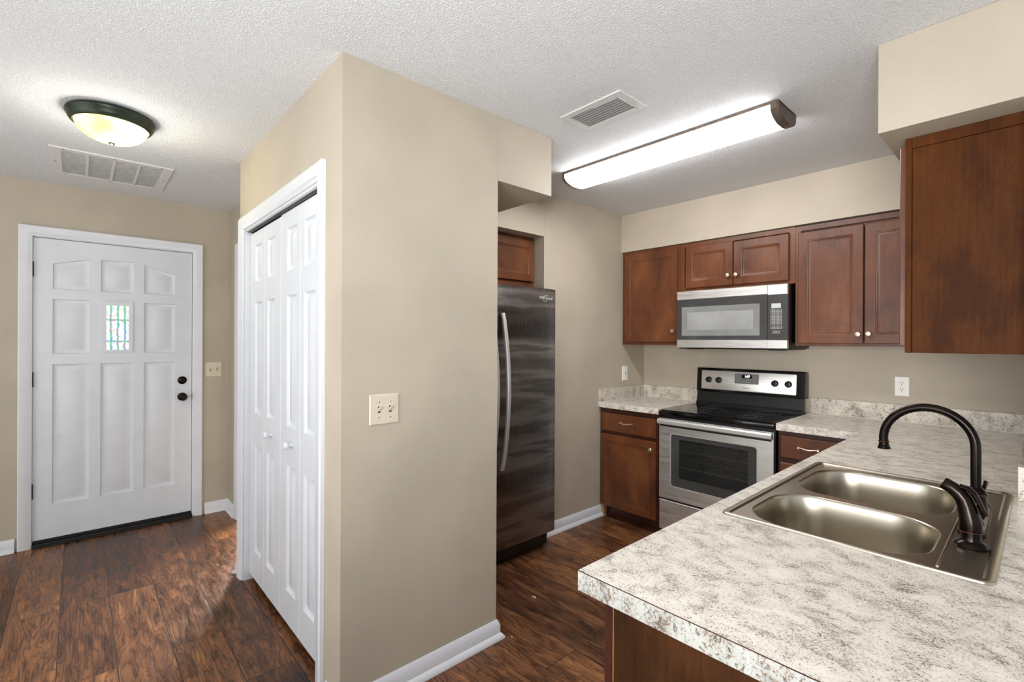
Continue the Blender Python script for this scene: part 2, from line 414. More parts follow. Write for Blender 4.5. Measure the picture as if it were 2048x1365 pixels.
def text(name, body, size, mat, T, u, v, w, parent, depth=.0004, shear=0, label=None, align='CENTER', extra=None):
    cu = bpy.data.curves.new(name, 'FONT'); cu.body = body; cu.size = size; cu.align_x = align; cu.align_y = 'CENTER'; cu.extrude = depth; cu.shear = shear
    to = bpy.data.objects.new('tmp', cu); COL.objects.link(to)
    bpy.context.view_layer.update()
    me = bpy.data.meshes.new_from_object(to.evaluated_get(bpy.context.evaluated_depsgraph_get()))
    bpy.data.objects.remove(to); bm = bmesh.new(); bm.from_mesh(me); bpy.data.meshes.remove(me)
    for q in bm.verts: q.co = Vector(T(u+q.co.x, v+q.co.y, w+q.co.z))
    b = B(); b.bm.free(); b.bm = bm
    if extra: extra(b)
    return obj(name, b, mat, parent, label, flat=True)

# ================================================================== STRUCTURE
b = B(); b.box((-4.7, -4.2, -.1), (2.8, 3.9, 0)); struct('floor', b, M_floor, 'dark brown hand-scraped wood plank floor', 'floor')
b = B(); b.box((-4.7, -4.2, ZC), (2.8, 3.9, ZC+.1)); struct('ceiling', b, M_ceil, 'white popcorn textured ceiling', 'ceiling')

# entry wall with the door hole
DY0, DY1, DZ = -.236, .680, 2.082
b = B(); b.grid([-4.2, DY0, DY1, 3.3], [0, DZ, ZC], lambda u, v: not (DY0 < u < DY1 and v < DZ), -.12, 0, Tx(XD))
struct('wall_entry', b, M_wall, 'beige wall holding the white front door', 'wall')
OX0, OX1 = -4.148, -3.30
b = B(); b.grid([XD+.001, OX0, OX1, XE-.001], [0, 2.065, ZC], lambda u, v: not (OX0 < u < OX1 and v < 2.065), -.115, 0, Ty(YE))
struct('wall_hall_end', b, M_wall, 'short beige hall wall right of the front door', 'wall')
b = B(); b.box((XD, 3.18, 0), (-3.15, 3.3, ZC)); struct('wall_side_room', b, M_wall, 'beige far wall of the side room beyond the hall opening', 'wall')

# closet block
CX0, CX1, CZ = -3.10, -1.925, 2.03     # bifold opening
b = B(); b.grid([XE, CX0, CX1, XF], [0, CZ, ZC], lambda u, v: not (CX0 < u < CX1 and v < CZ), -.11, 0, Ty(Y0))
struct('wall_closet_front', b, M_wall, 'beige closet wall around the white bifold door', 'wall')
b = B(); b.box((XF-.11, Y0+.11, 0), (XF, Y1, ZC)); struct('wall_closet_side', b, M_wall, 'wide beige wall end carrying the double light switch', 'wall')
b = B(); b.box((XE, Y0+.1105, 0), (XE+.08, 3.18, ZC)); struct('wall_closet_end', b, M_wall, 'beige wall behind the closet toward the hall', 'wall')
b = B(); b.box((XE+.081, Y1-.1, 0), (XF-.111, Y1, ZC)); struct('wall_closet_back', b, M_wall, 'beige wall between closet and refrigerator', 'wall')
b = B(); b.box((XL+.001, Y1+.001, ZS), (XF, Y2, ZC-.001)); struct('wall_refrigerator_soffit', b, M_wall, 'beige boxed soffit above the refrigerator', 'soffit')
# kitchen left wall with alcove
AY1, AZ, AX = 2.447, 2.131, -3.10
b = B(); b.box((AX, AY1, 0), (XL, YB, ZC)); struct('wall_kitchen_left', b, M_wall, 'beige wall between refrigerator alcove and base cabinet', 'wall')
b = B(); b.box((AX, Y1+.001, AZ), (XL, AY1-.001, ZC)); struct('wall_alcove_header', b, M_wall, 'beige header wall over the refrigerator alcove', 'wall')
b = B(); b.box((AX-.015, Y1+.001, 0), (AX-.001, AY1-.001, AZ)); struct('wall_alcove_back', b, M_wall, 'beige back of the refrigerator alcove', 'wall')
b = B(); b.box((AX, YB+.001, 0), (1.3, YB+.12, ZC)); struct('wall_back', b, M_wall, 'long beige kitchen wall behind the range', 'wall')
b = B(); b.box((XL+.001, YS, ZS2+.012), (-.394, YB, ZC-.001)); struct('wall_cabinet_soffit', b, M_wall, 'beige soffit over the wall cabinets and microwave', 'soffit')
b = B(); b.box((-.393, 2.092, ZS2+.008), (1.3, YB, ZC-.001)); struct('wall_peninsula_soffit', b, M_wall, 'beige dropped soffit at the upper right', 'soffit')
b = B(); b.box((XR, 2.13, ZT+.001), (XR+.11, YB, ZS2+.007)); struct('wall_right', b, M_wall, 'beige wall behind the peninsula upper cabinet', 'wall')

# baseboards
BB = [(0, 0), (.030, 0), (.030, .008), (.022, .020), (.014, .026), (.014, .062), (.010, .070), (.008, .078), (.003, .085), (0, .085)]
def baseboard(name, p0, p1, nrm, label, m0=0, m1=0):
    """p0,p1 in xy along the wall, nrm outward; m0/m1 = +1 outer mitre, -1 inner mitre, 0 square"""
    b = B(); d = (Vector(p1)-Vector(p0)).normalized(); n = Vector(nrm)
    A = []; Z = []
    for o_, h in BB:
        a = Vector(p0)-d*(o_*m0)+n*(o_+.0008); c = Vector(p1)+d*(o_*m1)+n*(o_+.0008)
        A.append((a.x, a.y, h+.0005)); Z.append((c.x, c.y, h+.0005))
    b.loops([A, Z], True, True)
    return struct(name, b, M_trim, label, 'baseboard')
baseboard('baseboard_closet_side', (XF, Y0+.0), (XF, Y1), (1, 0), 'white moulded baseboard under the double switch wall', 1, 1)
baseboard('baseboard_closet_back', (XF, Y1), (XF-.45, Y1), (0, 1), 'white baseboard return beside the refrigerator', 1, 0)
baseboard('baseboard_kitchen', (XL, AY1), (XL, 3.135), (1, 0), 'white baseboard between refrigerator and base cabinet', 0, 0)
baseboard('baseboard_closet_corner', (XF-.125, Y0), (XF, Y0), (0, -1), 'white baseboard at the near closet corner', 0, 1)
baseboard('baseboard_closet_end', (XE, 3.1), (XE, Y0), (-1, 0), 'white baseboard on the hidden closet end', 0, 1)
baseboard('baseboard_entry_left', (XD, -4.1), (XD, -.303), (1, 0), 'white baseboard left of the front door', 0, 0)
baseboard('baseboard_entry_right', (XD, .752), (XD, YE), (1, 0), 'white baseboard right of the front door', 0, -1)
baseboard('baseboard_hall_end', (XD, YE), (OX0-.067, YE), (0, -1), 'white baseboard in the hall corner', -1, 0)

# casings
def casing(b, T, u0, u1, v1, wd=.066, v0=0):
    prof = [(0, 0), (0, .007), (.006, .011), (.016, .012), (.022, .016), (.050, .018), (.060, .020), (wd, .016), (wd, 0)]
    # path: up the left side, across the top, down the right with mitres
    L = []
    for (cu, cv, su, sv) in ((u0, v0, -1, 0), (u0, v1, -1, 1), (u1, v1, 1, 1), (u1, v0, 1, 0)):
        L.append([T(cu+su*o_, cv+sv*o_, w_+.0006) for o_, w_ in prof])
    b.loops(L, True, True)
b = B(); casing(b, Ty(YE), OX0, OX1, 2.065, .065)
struct('trim_1', b, M_trim, 'white casing of the opening behind the closet corner', 'door casing')
b = B(); casing(b, Tx(XD), -.225, .669, 2.074)
struct('trim_2', b, M_trim, 'white moulded casing around the front door', 'door casing')
b = B(); casing(b, Ty(Y0), CX0+.008, CX1-.008, CZ-.008, .068, v0=.001)
struct('trim_3', b, M_trim, 'white moulded casing around the bifold closet door', 'door casing')
# jambs
b = B(); 
b.box((CX0+.0005, Y0+.0005, 0), (CX0+.018, Y0+.11, CZ-.019)); b.box((CX1-.018, Y0+.0005, 0), (CX1-.0005, Y0+.11, CZ-.019)); b.box((CX0+.0005, Y0+.0005, CZ-.018), (CX1-.0005, Y0+.11, CZ-.0005))
struct('trim_4', b, M_trim, 'white jamb lining of the closet opening', 'door jamb')
b = B(); b.box((CX0+.02, Y0+.034, CZ-.024), (CX1-.02, Y0+.095, CZ-.0185)); b.box((CX0+.02, Y0+.016, CZ-.022), (CX1-.02, Y0+.026, CZ-.0185)); struct('trim_5', b, M_blackplastic, 'dark metal track above the bifold leaves', 'door track')
b = B()
b.box((XD-.115, DY0+.0005, .0), (XD-.001, DY0+.012, DZ-.013)); b.box((XD-.115, DY1-.012, 0), (XD-.001, DY1-.0005, DZ-.013)); b.box((XD-.115, DY0+.0005, DZ-.012), (XD-.001, DY1-.0005, DZ-.0005))
struct('trim_6', b, M_trim, 'white jamb lining of the front door', 'door jamb')
b = B(); b.box((XD-.11, DY0+.0125, .0005), (XD+.028, DY1-.0125, .022), .005); b.box((XD+.0285, DY0+.02, .0005), (XD+.045, DY1-.02, .010), .003)
struct('trim_7', b, M_rubber, 'dark threshold under the front door', 'threshold')

# ================================================================== DOORS
# front door
d = thing('door_1', 'white nine-panel front door with small stained glass pane', 'door', (XD, .224, .03), kind='structure')
T = Tx(XD-.012); q = lambda a, b_, c, e: ((a, b_), (c, b_), (c, e), (a, e))
cols = [(-.128, .062), (.120, .306), (.366, .556)]
P = []
P.append(((cols[0][0], 1.727), (cols[0][1], 1.727), (cols[0][1], 1.950), (cols[0][0], 1.900)))
P.append(q(cols[1][0], 1.727, cols[1][1], 1.955))
P.append(((cols[2][0], 1.727), (cols[2][1], 1.727), (cols[2][1], 1.888), (cols[2][0], 1.944)))
for i in (0, 2): P.append(q(cols[i][0], 1.288, cols[i][1], 1.660))
for c in cols: P.append(q(c[0], .268, c[1], 1.216))
P.append(q(.128, 1.300, .297, 1.662))
b = B(); b.slab(T, -.2215, .040, .666, 2.066, -.042, 0, P[:-1], [(.004, .009), (.016, .012), (.024, .012), (.044, .004)], .002)
# the lite is cut as its own frame inside the middle field
slabo = obj('slab', b, M_door, d)
b = B(); T2 = Tx(XD-.0115)
b.grid([.124, .150, .277, .301], [1.297, 1.312, 1.632, 1.666], lambda u, v: not (.150 < u < .277 and 1.312 < v < 1.632), 0, .008, T2); obj('glass_frame', b, M_door, d)
b = B(); b.box((.1505, 1.3125, .0005), (.2765, 1.6315, .004), T=T2); obj('glass_pane', b, M_pane, d, 'bright leaded glass pane with blue and green lines')
for z in (1.852, 1.118, .374):
    b = B(); b.box((-.2285, z-.047, -.003), (-.2205, z+.047, .004), .001, T=Tx(XD)); b.lathe([(.0045, -.05), (.0045, .05)], (XD+.003, -.2225, z), n=12); obj('hinge', b, M_blackplastic, d, 'black hinge')
K = Tx(XD-.012)
b = B(); b.lathe([(.031, 0), (.031, .004), (.026, .009), (.012, .012), (.011, .035), (.018, .040), (.027, .050), (.0275, .060), (.022, .068), (.008, .070)], (.603, .944, .0004), T=K); obj('door_knob', b, M_bronze, d, 'dark bronze round knob')
b = B(); b.lathe([(.030, 0), (.030, .006), (.024, .013), (.018, .015)], (.603, 1.072, .0004), T=K); b.box((.597, 1.055, .015), (.609, 1.089, .027), .003, T=K); obj('deadbolt', b, M_bronze, d, 'dark bronze deadbolt turn')
b = B(); b.lathe([(.016, 0), (.016, .0012), (.012, .0016)], (-.098, .735, -.0040), T=K, n=24); obj('patched_spot', b, M_door, d)
b = B(); b.box((-.219, .0225, -.036), (.664, .041, -.006), .002, T=Tx(XD)); obj('door_sweep', b, M_rubber, d, 'black sweep along the bottom edge')
b = B(); b.box((.6655, .935, -.010), (.6675, .955, -.002), T=Tx(XD)); obj('latch_plate', b, M_blackplastic, d)

# bifold closet doors: four leaves
d = thing('door_2', 'white four-leaf bifold closet door with moulded panels', 'door', (-2.52, Y0+.06, .03), kind='structure')
Tb = Ty(Y0+.030)
LW = .2795; x0 = -3.079
rows = [(.195, .794), (.976, 1.601), (1.718, 1.921)]
for i in range(4):
    a = x0+i*LW+.0015; e = x0+(i+1)*LW-.0015
    pa = (a+.093, a+.228) if i in (0, 2) else (a+.048, a+.183)
    b = B(); b.slab(Tb, a, .038, e, 2.004 - (.006 if i < 2 else 0), -.034, 0, [q(pa[0], r0, pa[1], r1) for r0, r1 in rows], [(.005, .009), (.012, .013), (.018, .013), (.040, .003)], .0025)
    lf = obj('door_leaf', b, M_door, d)
    if i in (1, 2):
        kx = -2.668 if i == 1 else -2.345
        b = B(); b.lathe([(.013, 0), (.011, .004), (.0085, .010), (.010, .016), (.018, .022), (.0195, .030), (.016, .037), (.006, .040)], (kx, .899, .0004), T=Tb, n=28); obj('knob', b, M_trim, lf, 'small white round knob')
# ================================================================== SWITCHES / OUTLETS
def plate(b, T, u0, v0, u1, v1, t_=.006, ch=.004):
    o = lambda i, w: [T(u0+i, v0+i, w), T(u1-i, v0+i, w), T(u1-i, v1-i, w), T(u0+i, v1-i, w)]
    b.loops([o(0, .0008), o(0, t_*.4), o(ch, t_)], True, True)
def switch(name, label, T, u0, v0, u1, v1, lean):
    uc, vc = (u0+u1)/2, (v0+v1)/2
    loc = T(uc, v0, 0)
    s_ = thing(name, label, 'light switch', loc, 'double light switches')
    b = B(); plate(b, T, u0, v0, u1, v1); obj('cover_plate', b, M_ivory, s_)
    for i, du in enumerate((-.0235, .0235)):
        b = B(); b.box((uc+du-.005, vc-.012, .0062), (uc+du+.005, vc+.012, .0068), T=T); obj('toggle_slot', b, M_slot, s_)
        b = B(); k = lean[i]
        b.prism([(uc+du-.0042, vc-.006), (uc+du+.0042, vc-.006), (uc+du+.0042, vc+.006), (uc+du-.0042, vc+.006)], .0069, .009, T)
        w0 = [T(uc+du+a, vc+c, .0069) for a, c in ((-.004, -.005), (.004, -.005), (.004, .005), (-.004, .005))]
        w1 = [T(uc+du+a*.8, vc+k*.010+c*.7, .019) for a, c in ((-.004, -.005), (.004, -.005), (.004, .005), (-.004, .005))]
        b.loops([w0, w1], True, True); obj('toggle', b, M_ivory, s_)
        for dv in (-.030, .030):
            b = B(); b.lathe([(.0032, 0), (.0032, .0008), (.002, .0014)], (uc+du, vc+dv, .0062), T=T, n=12); obj('screw', b, M_nickel, s_)
switch('light_switch', 'ivory double light switch on the wide wall beside the closet', Tx(XF), .8185, 1.064, .9425, 1.181, (1, 1))
switch('light_switch', 'small ivory double light switch right of the front door', Tx(XD), .754, 1.090, .871, 1.207, (1, -1))

def outlet(label, T, u0, v0, u1, v1, kind):
    uc, vc = (u0+u1)/2, (v0+v1)/2
    s_ = thing('wall_outlet', label, 'outlet', T(uc, v0, 0))
    b = B(); plate(b, T, u0, v0, u1, v1, .006, .003); obj('cover_plate', b, M_white, s_)
    if kind == 'duplex':
        for dv in (-.0195, .0195):
            b = B(); b.lathe([(.0165, 0), (.0165, .0012), (.0155, .002)], (uc, vc+dv, .0062), T=T, n=28, sy=.85); r_ = obj('receptacle', b, M_white, s_)
            b = B(); b.box((uc-.0075, vc+dv-.001, .0083), (uc-.0050, vc+dv+.008, .0087), T=T); b.box((uc+.0050, vc+dv-.001, .0083), (uc+.0075, vc+dv+.008, .0087), T=T); b.lathe([(.0028, 0), (.0028, .0004)], (uc, vc+dv-.007, .0083), T=T, n=12); obj('slots', b, M_slot, r_)
        b = B(); b.lathe([(.003, 0), (.002, .001)], (uc, vc, .0062), T=T, n=12); obj('screw', b, M_white, s_)
    else:
        b = B(); b.box((uc-.017, vc-.034, .0062), (uc+.017, vc+.034, .009), .001, T=T); ins = obj('insert', b, M_white, s_)
        for dv in (.0065, -.0065):
            b = B(); b.box((uc-.006, vc+dv-.0042, .0092), (uc+.006, vc+dv+.0042, .0100), .0005, T=T); obj('button', b, M_slot, ins, 'small dark test button')
outlet('white outlet with two dark buttons at the left end of the counter', Tx(XL), 3.393, 1.060, 3.464, 1.182, 'gfi')
outlet('white duplex outlet on the back wall behind the faucet arch', Ty(YB), -.612, 1.063, -.540, 1.182, 'duplex')

# ================================================================== CEILING ITEMS
# dome lamp
LX, LY = -2.94, .115
d = thing('ceiling_lamp', 'round bronze flush ceiling lamp with glowing yellow glass bowl', 'ceiling light', (LX, LY, ZC))
b = B(); b.lathe([(.150, -.0008), (.164, -.006), (.168, -.016), (.164, -.026), (.160, -.030), (.157, -.040), (.150, -.050), (.141, -.055), (.137, -.052), (.137, -.044), (.12, -.012), (.02, -.010)], (LX, LY, ZC), n=64, cap0=False); obj('rim', b, M_lampmetal, d)
b = B(); prof = [(.1355, -.046)]
for k in range(1, 13):
    a = k/12*PI/2; prof.append((.1355*math.cos(a)+.0001, -.046-.083*math.sin(a)))
b.lathe(prof, (LX, LY, ZC), n=64, cap0=False); bw = obj('glass_bowl', b, M_bowl, d)
b = B(); b.lathe([(.012, -.1275), (.013, -.131), (.010, -.136), (.004, -.140), (.001, -.142)], (LX, LY, ZC), n=24); obj('finial', b, M_lampmetal, d)
for dx, dy in ((.02, .07), (-.02, .09)):
    pd = bpy.data.lights.new('lamp_bulb_light', 'POINT'); pd.energy = 1.6; pd.shadow_soft_size = .025; pd.color = (1, .95, .80)
    po = bpy.data.objects.new('lamp_bulb_light', pd); COL.objects.link(po); po.parent = d; po.location = (dx, dy, -.075)

pd = bpy.data.lights.new('lamp_glow_light', 'POINT'); pd.energy = 5.5; pd.shadow_soft_size = .06; pd.color = (1, .97, .90)
po = bpy.data.objects.new('lamp_glow_light', pd); COL.objects.link(po); po.parent = d; po.location = (0, 0, -.215)

# fluorescent fixture, bronze end caps
FX0, FX1, FY0, FY1, FZ = -2.02, -.77, 2.238, 2.470, 2.366
d = thing('fluorescent_light', 'long glowing fluorescent ceiling fixture with bronze end caps', 'ceiling light', ((FX0+FX1)/2, (FY0+FY1)/2, ZC))
def fprof(i):
    y0, y1, z0 = FY0+i, FY1-i, FZ+i
    return [(y0, ZC-.0008), (y0, 2.405), (y0+.020, 2.385), (y0+.055, z0+.006), (y0+.085, z0), (y1-.085, z0), (y1-.055, z0+.006), (y1-.020, 2.385), (y1, 2.405), (y1, ZC-.0008)]
b = B(); b.loops([[(x, y, z) for y, z in fprof(.006)] for x in (FX0+.022, FX1-.034)], True, True); obj('diffuser', b, M_tube, d)
for xa, xb in ((FX0, FX0+.021), (FX1-.033, FX1)):
    b = B(); out = (xa if xa == FX0 else xb); inn = (xb if xa == FX0 else xa); sg = 1 if out < inn else -1
    b.loops([[(inn, y, z) for y, z in fprof(0)], [(out+sg*.008, y, z) for y, z in fprof(0)], [(out, y, z) for y, z in fprof(.007)], [(out, y, z) for y, z in fprof(.018)], [(out+sg*.003, y, z) for y, z in fprof(.022)]], True, True)
    obj('end_cap', b, M_fixmetal, d, 'bronze moulded end cap')
b = B(); b.box((FX0+.022, FY0-.001, ZC-.014), (FX1-.034, FY0+.0055, ZC-.0008)); b.box((FX0+.022, FY1-.0055, ZC-.014), (FX1-.034, FY1+.001, ZC-.0008)); obj('side_rail', b, M_fixmetal, d)

# supply register over the kitchen
T = Tdn(ZC)
d = thing('supply_vent', 'white rectangular louvered ceiling vent beside the fluorescent light', 'air vent', (-1.352, 1.775, ZC))
u0, u1, v0, v1 = -1.520, -1.186, 1.672, 1.880
b = B(); b.grid([u0, u0+.034, u1-.034, u1], [v0, v0+.034, v1-.034, v1], lambda u, v: not (u0+.034 < u < u1-.034 and v0+.034 < v < v1-.034), .0008, .006, T); obj('frame', b, M_grille, d)
b = B()
for x in (u0+.034, u1-.036): b.box((x, v0+.034, .0062), (x+.002, v1-.034, .010), T=T)
for y in (v0+.034, v1-.036): b.box((u0+.034, y, .0062), (u1-.034, y+.002, .010), T=T)
obj('inner_lip', b, M_grille, d)
b = B(); b.box((u0+.034, v0+.034, .0008), (u1-.034, v1-.034, .0016), T=T); obj('backing', b, M_ventshade, d)  # grey sheet painted as the shade between the louvers
n = 8
for k in range(n):
    y = v0+.040+(v1-v0-.080)*k/(n-1)
    b = B(); b.loops([[T(u, y+.0045, .0020), T(u, y-.0045, .0096), T(u, y-.0030, .0100), T(u, y+.0058, .0022)] for u in (u0+.036, u1-.036)], True, True); obj('louver', b, M_grille, d)
for (x, y) in ((u0+.016, (v0+v1)/2), (u1-.016, (v0+v1)/2)):
    b = B(); b.lathe([(.0035, .0062), (.0028, .0075)], (x, y, 0), T=T, n=12); obj('screw', b, M_nickel, d)
# return grille in the hall
d = thing('return_grille', 'white four-section return air grille on the hall ceiling', 'air vent', (-3.885, .16, ZC))
u0, u1, v0, v1 = -4.172, -3.600, -.124, .436
def fr(b):
    vs_ = [v0, v0+.050]; w = (v1-v0-.10-3*.014)/4
    for k in range(4):
        vs_.append(vs_[-1]+w)
        if k < 3: vs_.append(vs_[-1]+.014)
    vs_.append(v1)
    op = [(vs_[1+2*k], vs_[2+2*k]) for k in range(4)]
    b.grid([u0, u0+.045, u1-.045, u1], vs_, lambda u, v: not (u0+.045 < u < u1-.045 and any(a < v < c for a, c in op)), .0008, .007, T)
    return op
b = B(); ops = fr(b); obj('frame', b, M_grille, d)
for a, c in ops:
    b = B(); nn = 26
    b.box((u0+.045, a, .0008), (u1-.045, c, .0014), T=T)
    for k in range(nn):
        x = u0+.049+(u1-u0-.098)*k/(nn-1)
        b.loops([[T(x-.006, v, .0020), T(x+.005, v, .0066), T(x+.006, v, .0058), T(x-.005, v, .0016)] for v in (a+.0005, c-.0005)], True, True)
    obj('louver_section', b, M_filter, d)
for x, y in ((u0+.02, v0+.06), (u0+.02, .155), (u0+.02, v1-.06), (u1-.02, v0+.06), (u1-.02, .155), (u1-.02, v1-.06), ((u0+u1)/2, v0+.02), ((u0+u1)/2, v1-.02)):
    b = B(); b.lathe([(.005, .0072), (.004, .009)], (x, y, 0), T=T, n=12); obj('screw', b, M_fixmetal, d)

# ================================================================== CABINETS
STEP = [(.0025, .002), (.008, .0025), (.010, .006), (.017, .0085), (.020, .0085)]
def cab_door(T, u0, v0, u1, v1, parent, knob=None, w0=.0006, w1=.0195, rail=.052, mat=None, name='door'):
    b = B(); b.slab(T, u0, v0, u1, v1, w0, w1, [q(u0+rail, v0+rail, u1-rail, v1-rail)], STEP, .003)
    dr = obj(name, b, mat or M_wood, parent)
    if knob:
        b = B(); b.lathe([(.007, 0), (.0065, .004), (.0055, .010), (.009, .014), (.0145, .019), (.0155, .024), (.012, .0285), (.004, .030)], (knob[0], knob[1], w1+.0002), T=T, n=24); obj('knob', b, M_nickel, dr, 'round brushed nickel knob')
    return dr
def drawer(T, u0, v0, u1, v1, parent, pull=None, w0=.0006, w1=.0195):
    b = B(); b.slab(T, u0, v0, u1, v1, w0, w1, (), (), .004); dr = obj('drawer', b, M_wood, parent)
    if pull:
        uc, vc = pull; b = B(); pts = []; rs = []
        for k in range(17):
            s_ = -1+2*k/16; pts.append(T(uc+s_*.048, vc-.003*math.cos(s_*PI), w1+.018+.008*(1-s_*s_))); rs.append(.0035+.0028*math.exp(-(s_*2.2)**2))
        b.tube(pts, rs, 12)
        for sg in (-1, 1):
            b.tube([T(uc+sg*.048, vc+.001, w1+.0002), T(uc+sg*.048, vc+.001, w1+.008), T(uc+sg*.0485, vc+.002, w1+.020)], [.0075, .0045, .006], 12)
        obj('pull', b, M_nickel, dr, 'curved brushed nickel pull')
    return dr
def uppers(name, label, T, u0, v0, u1, v1, depth, doors, stile=.035, mat=M_wood, rail=.03, midst=()):
    loc = T((u0+u1)/2, v0, -depth/2)
    d = thing(name, label, 'cabinet', loc)
    b = B(); b.box((u0, v0+.012, -depth), (u1, v1, -.0195), T=T); obj('body', b, mat, d)
    b = B(); cuts = sorted({u0, u0+stile, u1-stile, u1})
    b.grid(cuts, [v0, v0+rail, v1-rail, v1], lambda u, v: not (u0+stile < u < u1-stile and v0+rail < v < v1-rail), -.019, 0, T); obj('face_frame', b, mat, d)
    for dd in doors: cab_door(T, *dd[:4], d, dd[4])
    return d
TU = Ty(3.3925)
uppers('wall_cabinet', 'single-door cherry wall cabinet left of the microwave', TU, -2.368, 1.362, -1.852, 2.128, .325, [(-2.336, 1.386, -1.866, 2.100, (-1.893, 1.470))])
uppers('wall_cabinet', 'short two-door cherry wall cabinet directly above the microwave', TU, -1.850, 1.765, -1.062, 2.126, .325, [(-1.800, 1.786, -1.449, 2.094, (-1.476, 1.853)), (-1.444, 1.786, -1.095, 2.086, (-1.420, 1.852))])
uppers('wall_cabinet', 'tall two-door cherry wall cabinet right of the microwave', TU, -1.060, 1.366, -.366, 2.122, .325, [(-1.042, 1.382, -.700, 2.078, (-.722, 1.437)), (-.694, 1.382, -.392, 2.074, (-.672, 1.439))], stile=.03)
# peninsula wall cabinet: side toward the camera
d = thing('peninsula_wall_cabinet', 'large dark cherry wall cabinet at the right, plain side showing', 'cabinet', (-.19, 2.8, 1.355))
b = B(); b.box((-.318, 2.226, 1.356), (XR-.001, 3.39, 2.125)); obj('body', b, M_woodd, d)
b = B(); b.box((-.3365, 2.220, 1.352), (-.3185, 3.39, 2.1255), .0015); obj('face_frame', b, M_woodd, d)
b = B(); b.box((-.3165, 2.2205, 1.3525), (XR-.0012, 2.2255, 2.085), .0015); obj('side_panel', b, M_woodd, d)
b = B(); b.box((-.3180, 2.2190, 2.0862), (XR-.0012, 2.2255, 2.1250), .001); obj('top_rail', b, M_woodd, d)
Tq = Tnx(-.3370)
for a, e in ((-2.790, -2.245), (-3.340, -2.796)):
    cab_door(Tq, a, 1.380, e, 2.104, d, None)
# cabinet above refrigerator
TR = Tx(-2.470)
d = uppers('refrigerator_wall_cabinet', 'cherry cabinet recessed in the alcove over the refrigerator', TR, 1.470, 1.775, 2.4455, 2.1300, .45, [(1.500, 1.812, 1.955, 2.110, (1.93, 1.86)), (1.961, 1.812, 2.428, 2.106, None)], stile=.03)

# base cabinets
def base_front(b, T, u0, u1, opens, v0=.10, v1=ZTB-.002, w0=-.019, w1=0):
    us = sorted({u0, u1} | {o[0] for o in opens} | {o[2] for o in opens}); vs = sorted({v0, v1} | {o[1] for o in opens} | {o[3] for o in opens})
    b.grid(us, vs, lambda u, v: not any(o[0] < u < o[2] and o[1] < v < o[3] for o in opens), w0, w1, T)
TB = Ty(3.100)
d = thing('base_cabinet', 'cherry base cabinet with one drawer and door left of the range', 'cabinet', (-2.105, 3.4, 0))
b = B(); b.box((-2.370, 3.1195, .10), (-1.842, 3.712, ZTB-.002)); b.box((-2.345, 3.175, .0005), (-1.842, 3.19, .0995)); obj('body', b, M_woodedge, d)
b = B(); base_front(b, TB, -2.370, -1.842, [(-2.33, .14, -1.88, .66), (-2.33, .70, -1.88, .82)]); obj('face_frame', b, M_woodedge, d)
b = B(); b.box((-2.3695, 3.108, .0008), (-2.342, 3.1475, .097), .002); obj('side_filler', b, M_rawwood, d, 'pale unfinished wood filler at the toe kick')
drawer(TB, -2.350, .690, -1.868, .828, d, (-2.115, .765))
cab_door(TB, -2.352, .098, -1.866, .664, d, (-1.898, .605), rail=.050)
b = B(); b.box((-2.366, 3.160, .0005), (-1.843, 3.1745, .0995)); b.box((-2.366, 3.148, .0005), (-1.843, 3.1595, .018), .003); obj('toe_kick', b, M_woodedge, d)
d = thing('base_cabinet', 'cherry drawer base cabinet right of the range', 'cabinet', (-.83, 3.4, 0))
b = B(); b.box((-1.056, 3.1195, .10), (-.630, 3.712, ZTB-.002)); obj('body', b, M_woodedge, d)
b = B(); base_front(b, TB, -1.056, -.630, [(-1.02, .14, -.67, .67), (-1.02, .71, -.67, .82)]); obj('face_frame', b, M_woodedge, d)
drawer(TB, -1.040, .710, -.650, .838, d, (-.890, .780))
drawer(TB, -1.040, .415, -.650, .680, d, (-.850, .56)); drawer(TB, -1.040, .115, -.650, .385, d, (-.850, .26))
b = B(); b.box((-1.05, 3.165, .0005), (-.632, 3.18, .0995)); obj('toe_kick', b, M_woodedge, d)
d = thing('peninsula_base_cabinet', 'dark cherry peninsula base under the near counter end', 'cabinet', (-.30, 2.0, 0))
PX0, PX1, PY0, PY1 = -.600, -.005, .800, 3.095
b = B()
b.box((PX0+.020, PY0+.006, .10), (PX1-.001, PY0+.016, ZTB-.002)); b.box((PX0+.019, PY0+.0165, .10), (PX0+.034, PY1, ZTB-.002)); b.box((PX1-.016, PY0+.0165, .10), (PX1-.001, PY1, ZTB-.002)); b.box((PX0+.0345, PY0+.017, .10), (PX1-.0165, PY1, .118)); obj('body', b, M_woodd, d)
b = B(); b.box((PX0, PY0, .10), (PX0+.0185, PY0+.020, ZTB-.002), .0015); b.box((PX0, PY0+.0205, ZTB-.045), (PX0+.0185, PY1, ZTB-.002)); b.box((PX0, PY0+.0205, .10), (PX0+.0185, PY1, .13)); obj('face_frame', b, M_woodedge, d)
b = B(); b.box((PX0+.0245, PY0+.0005, .1005), (PX1-.001, PY0+.0055, ZTB-.0025), .0015); obj('end_panel', b, M_woodend_shaded, d)
b = B(); b.box((PX0+.0192, PY0+.0025, .1005), (PX0+.0203, PY0+.005, ZTB-.0025)); obj('panel_edge', b, M_rawwood, d, 'thin pale worn edge of the end panel')
TPn = Tnx(PX0-.0005)
for k, (a, e) in enumerate(((-1.25, -.835), (-1.72, -1.256), (-2.185, -1.726), (-2.60, -2.191))):
    cab_door(TPn, a, .12, e, .66 if k in (0, 3) else .80, d, None)
b = B(); b.box((PX0+.075, PY0+.02, .0005), (PX1-.02, PY1, .0995)); obj('toe_kick', b, M_woodedge, d)

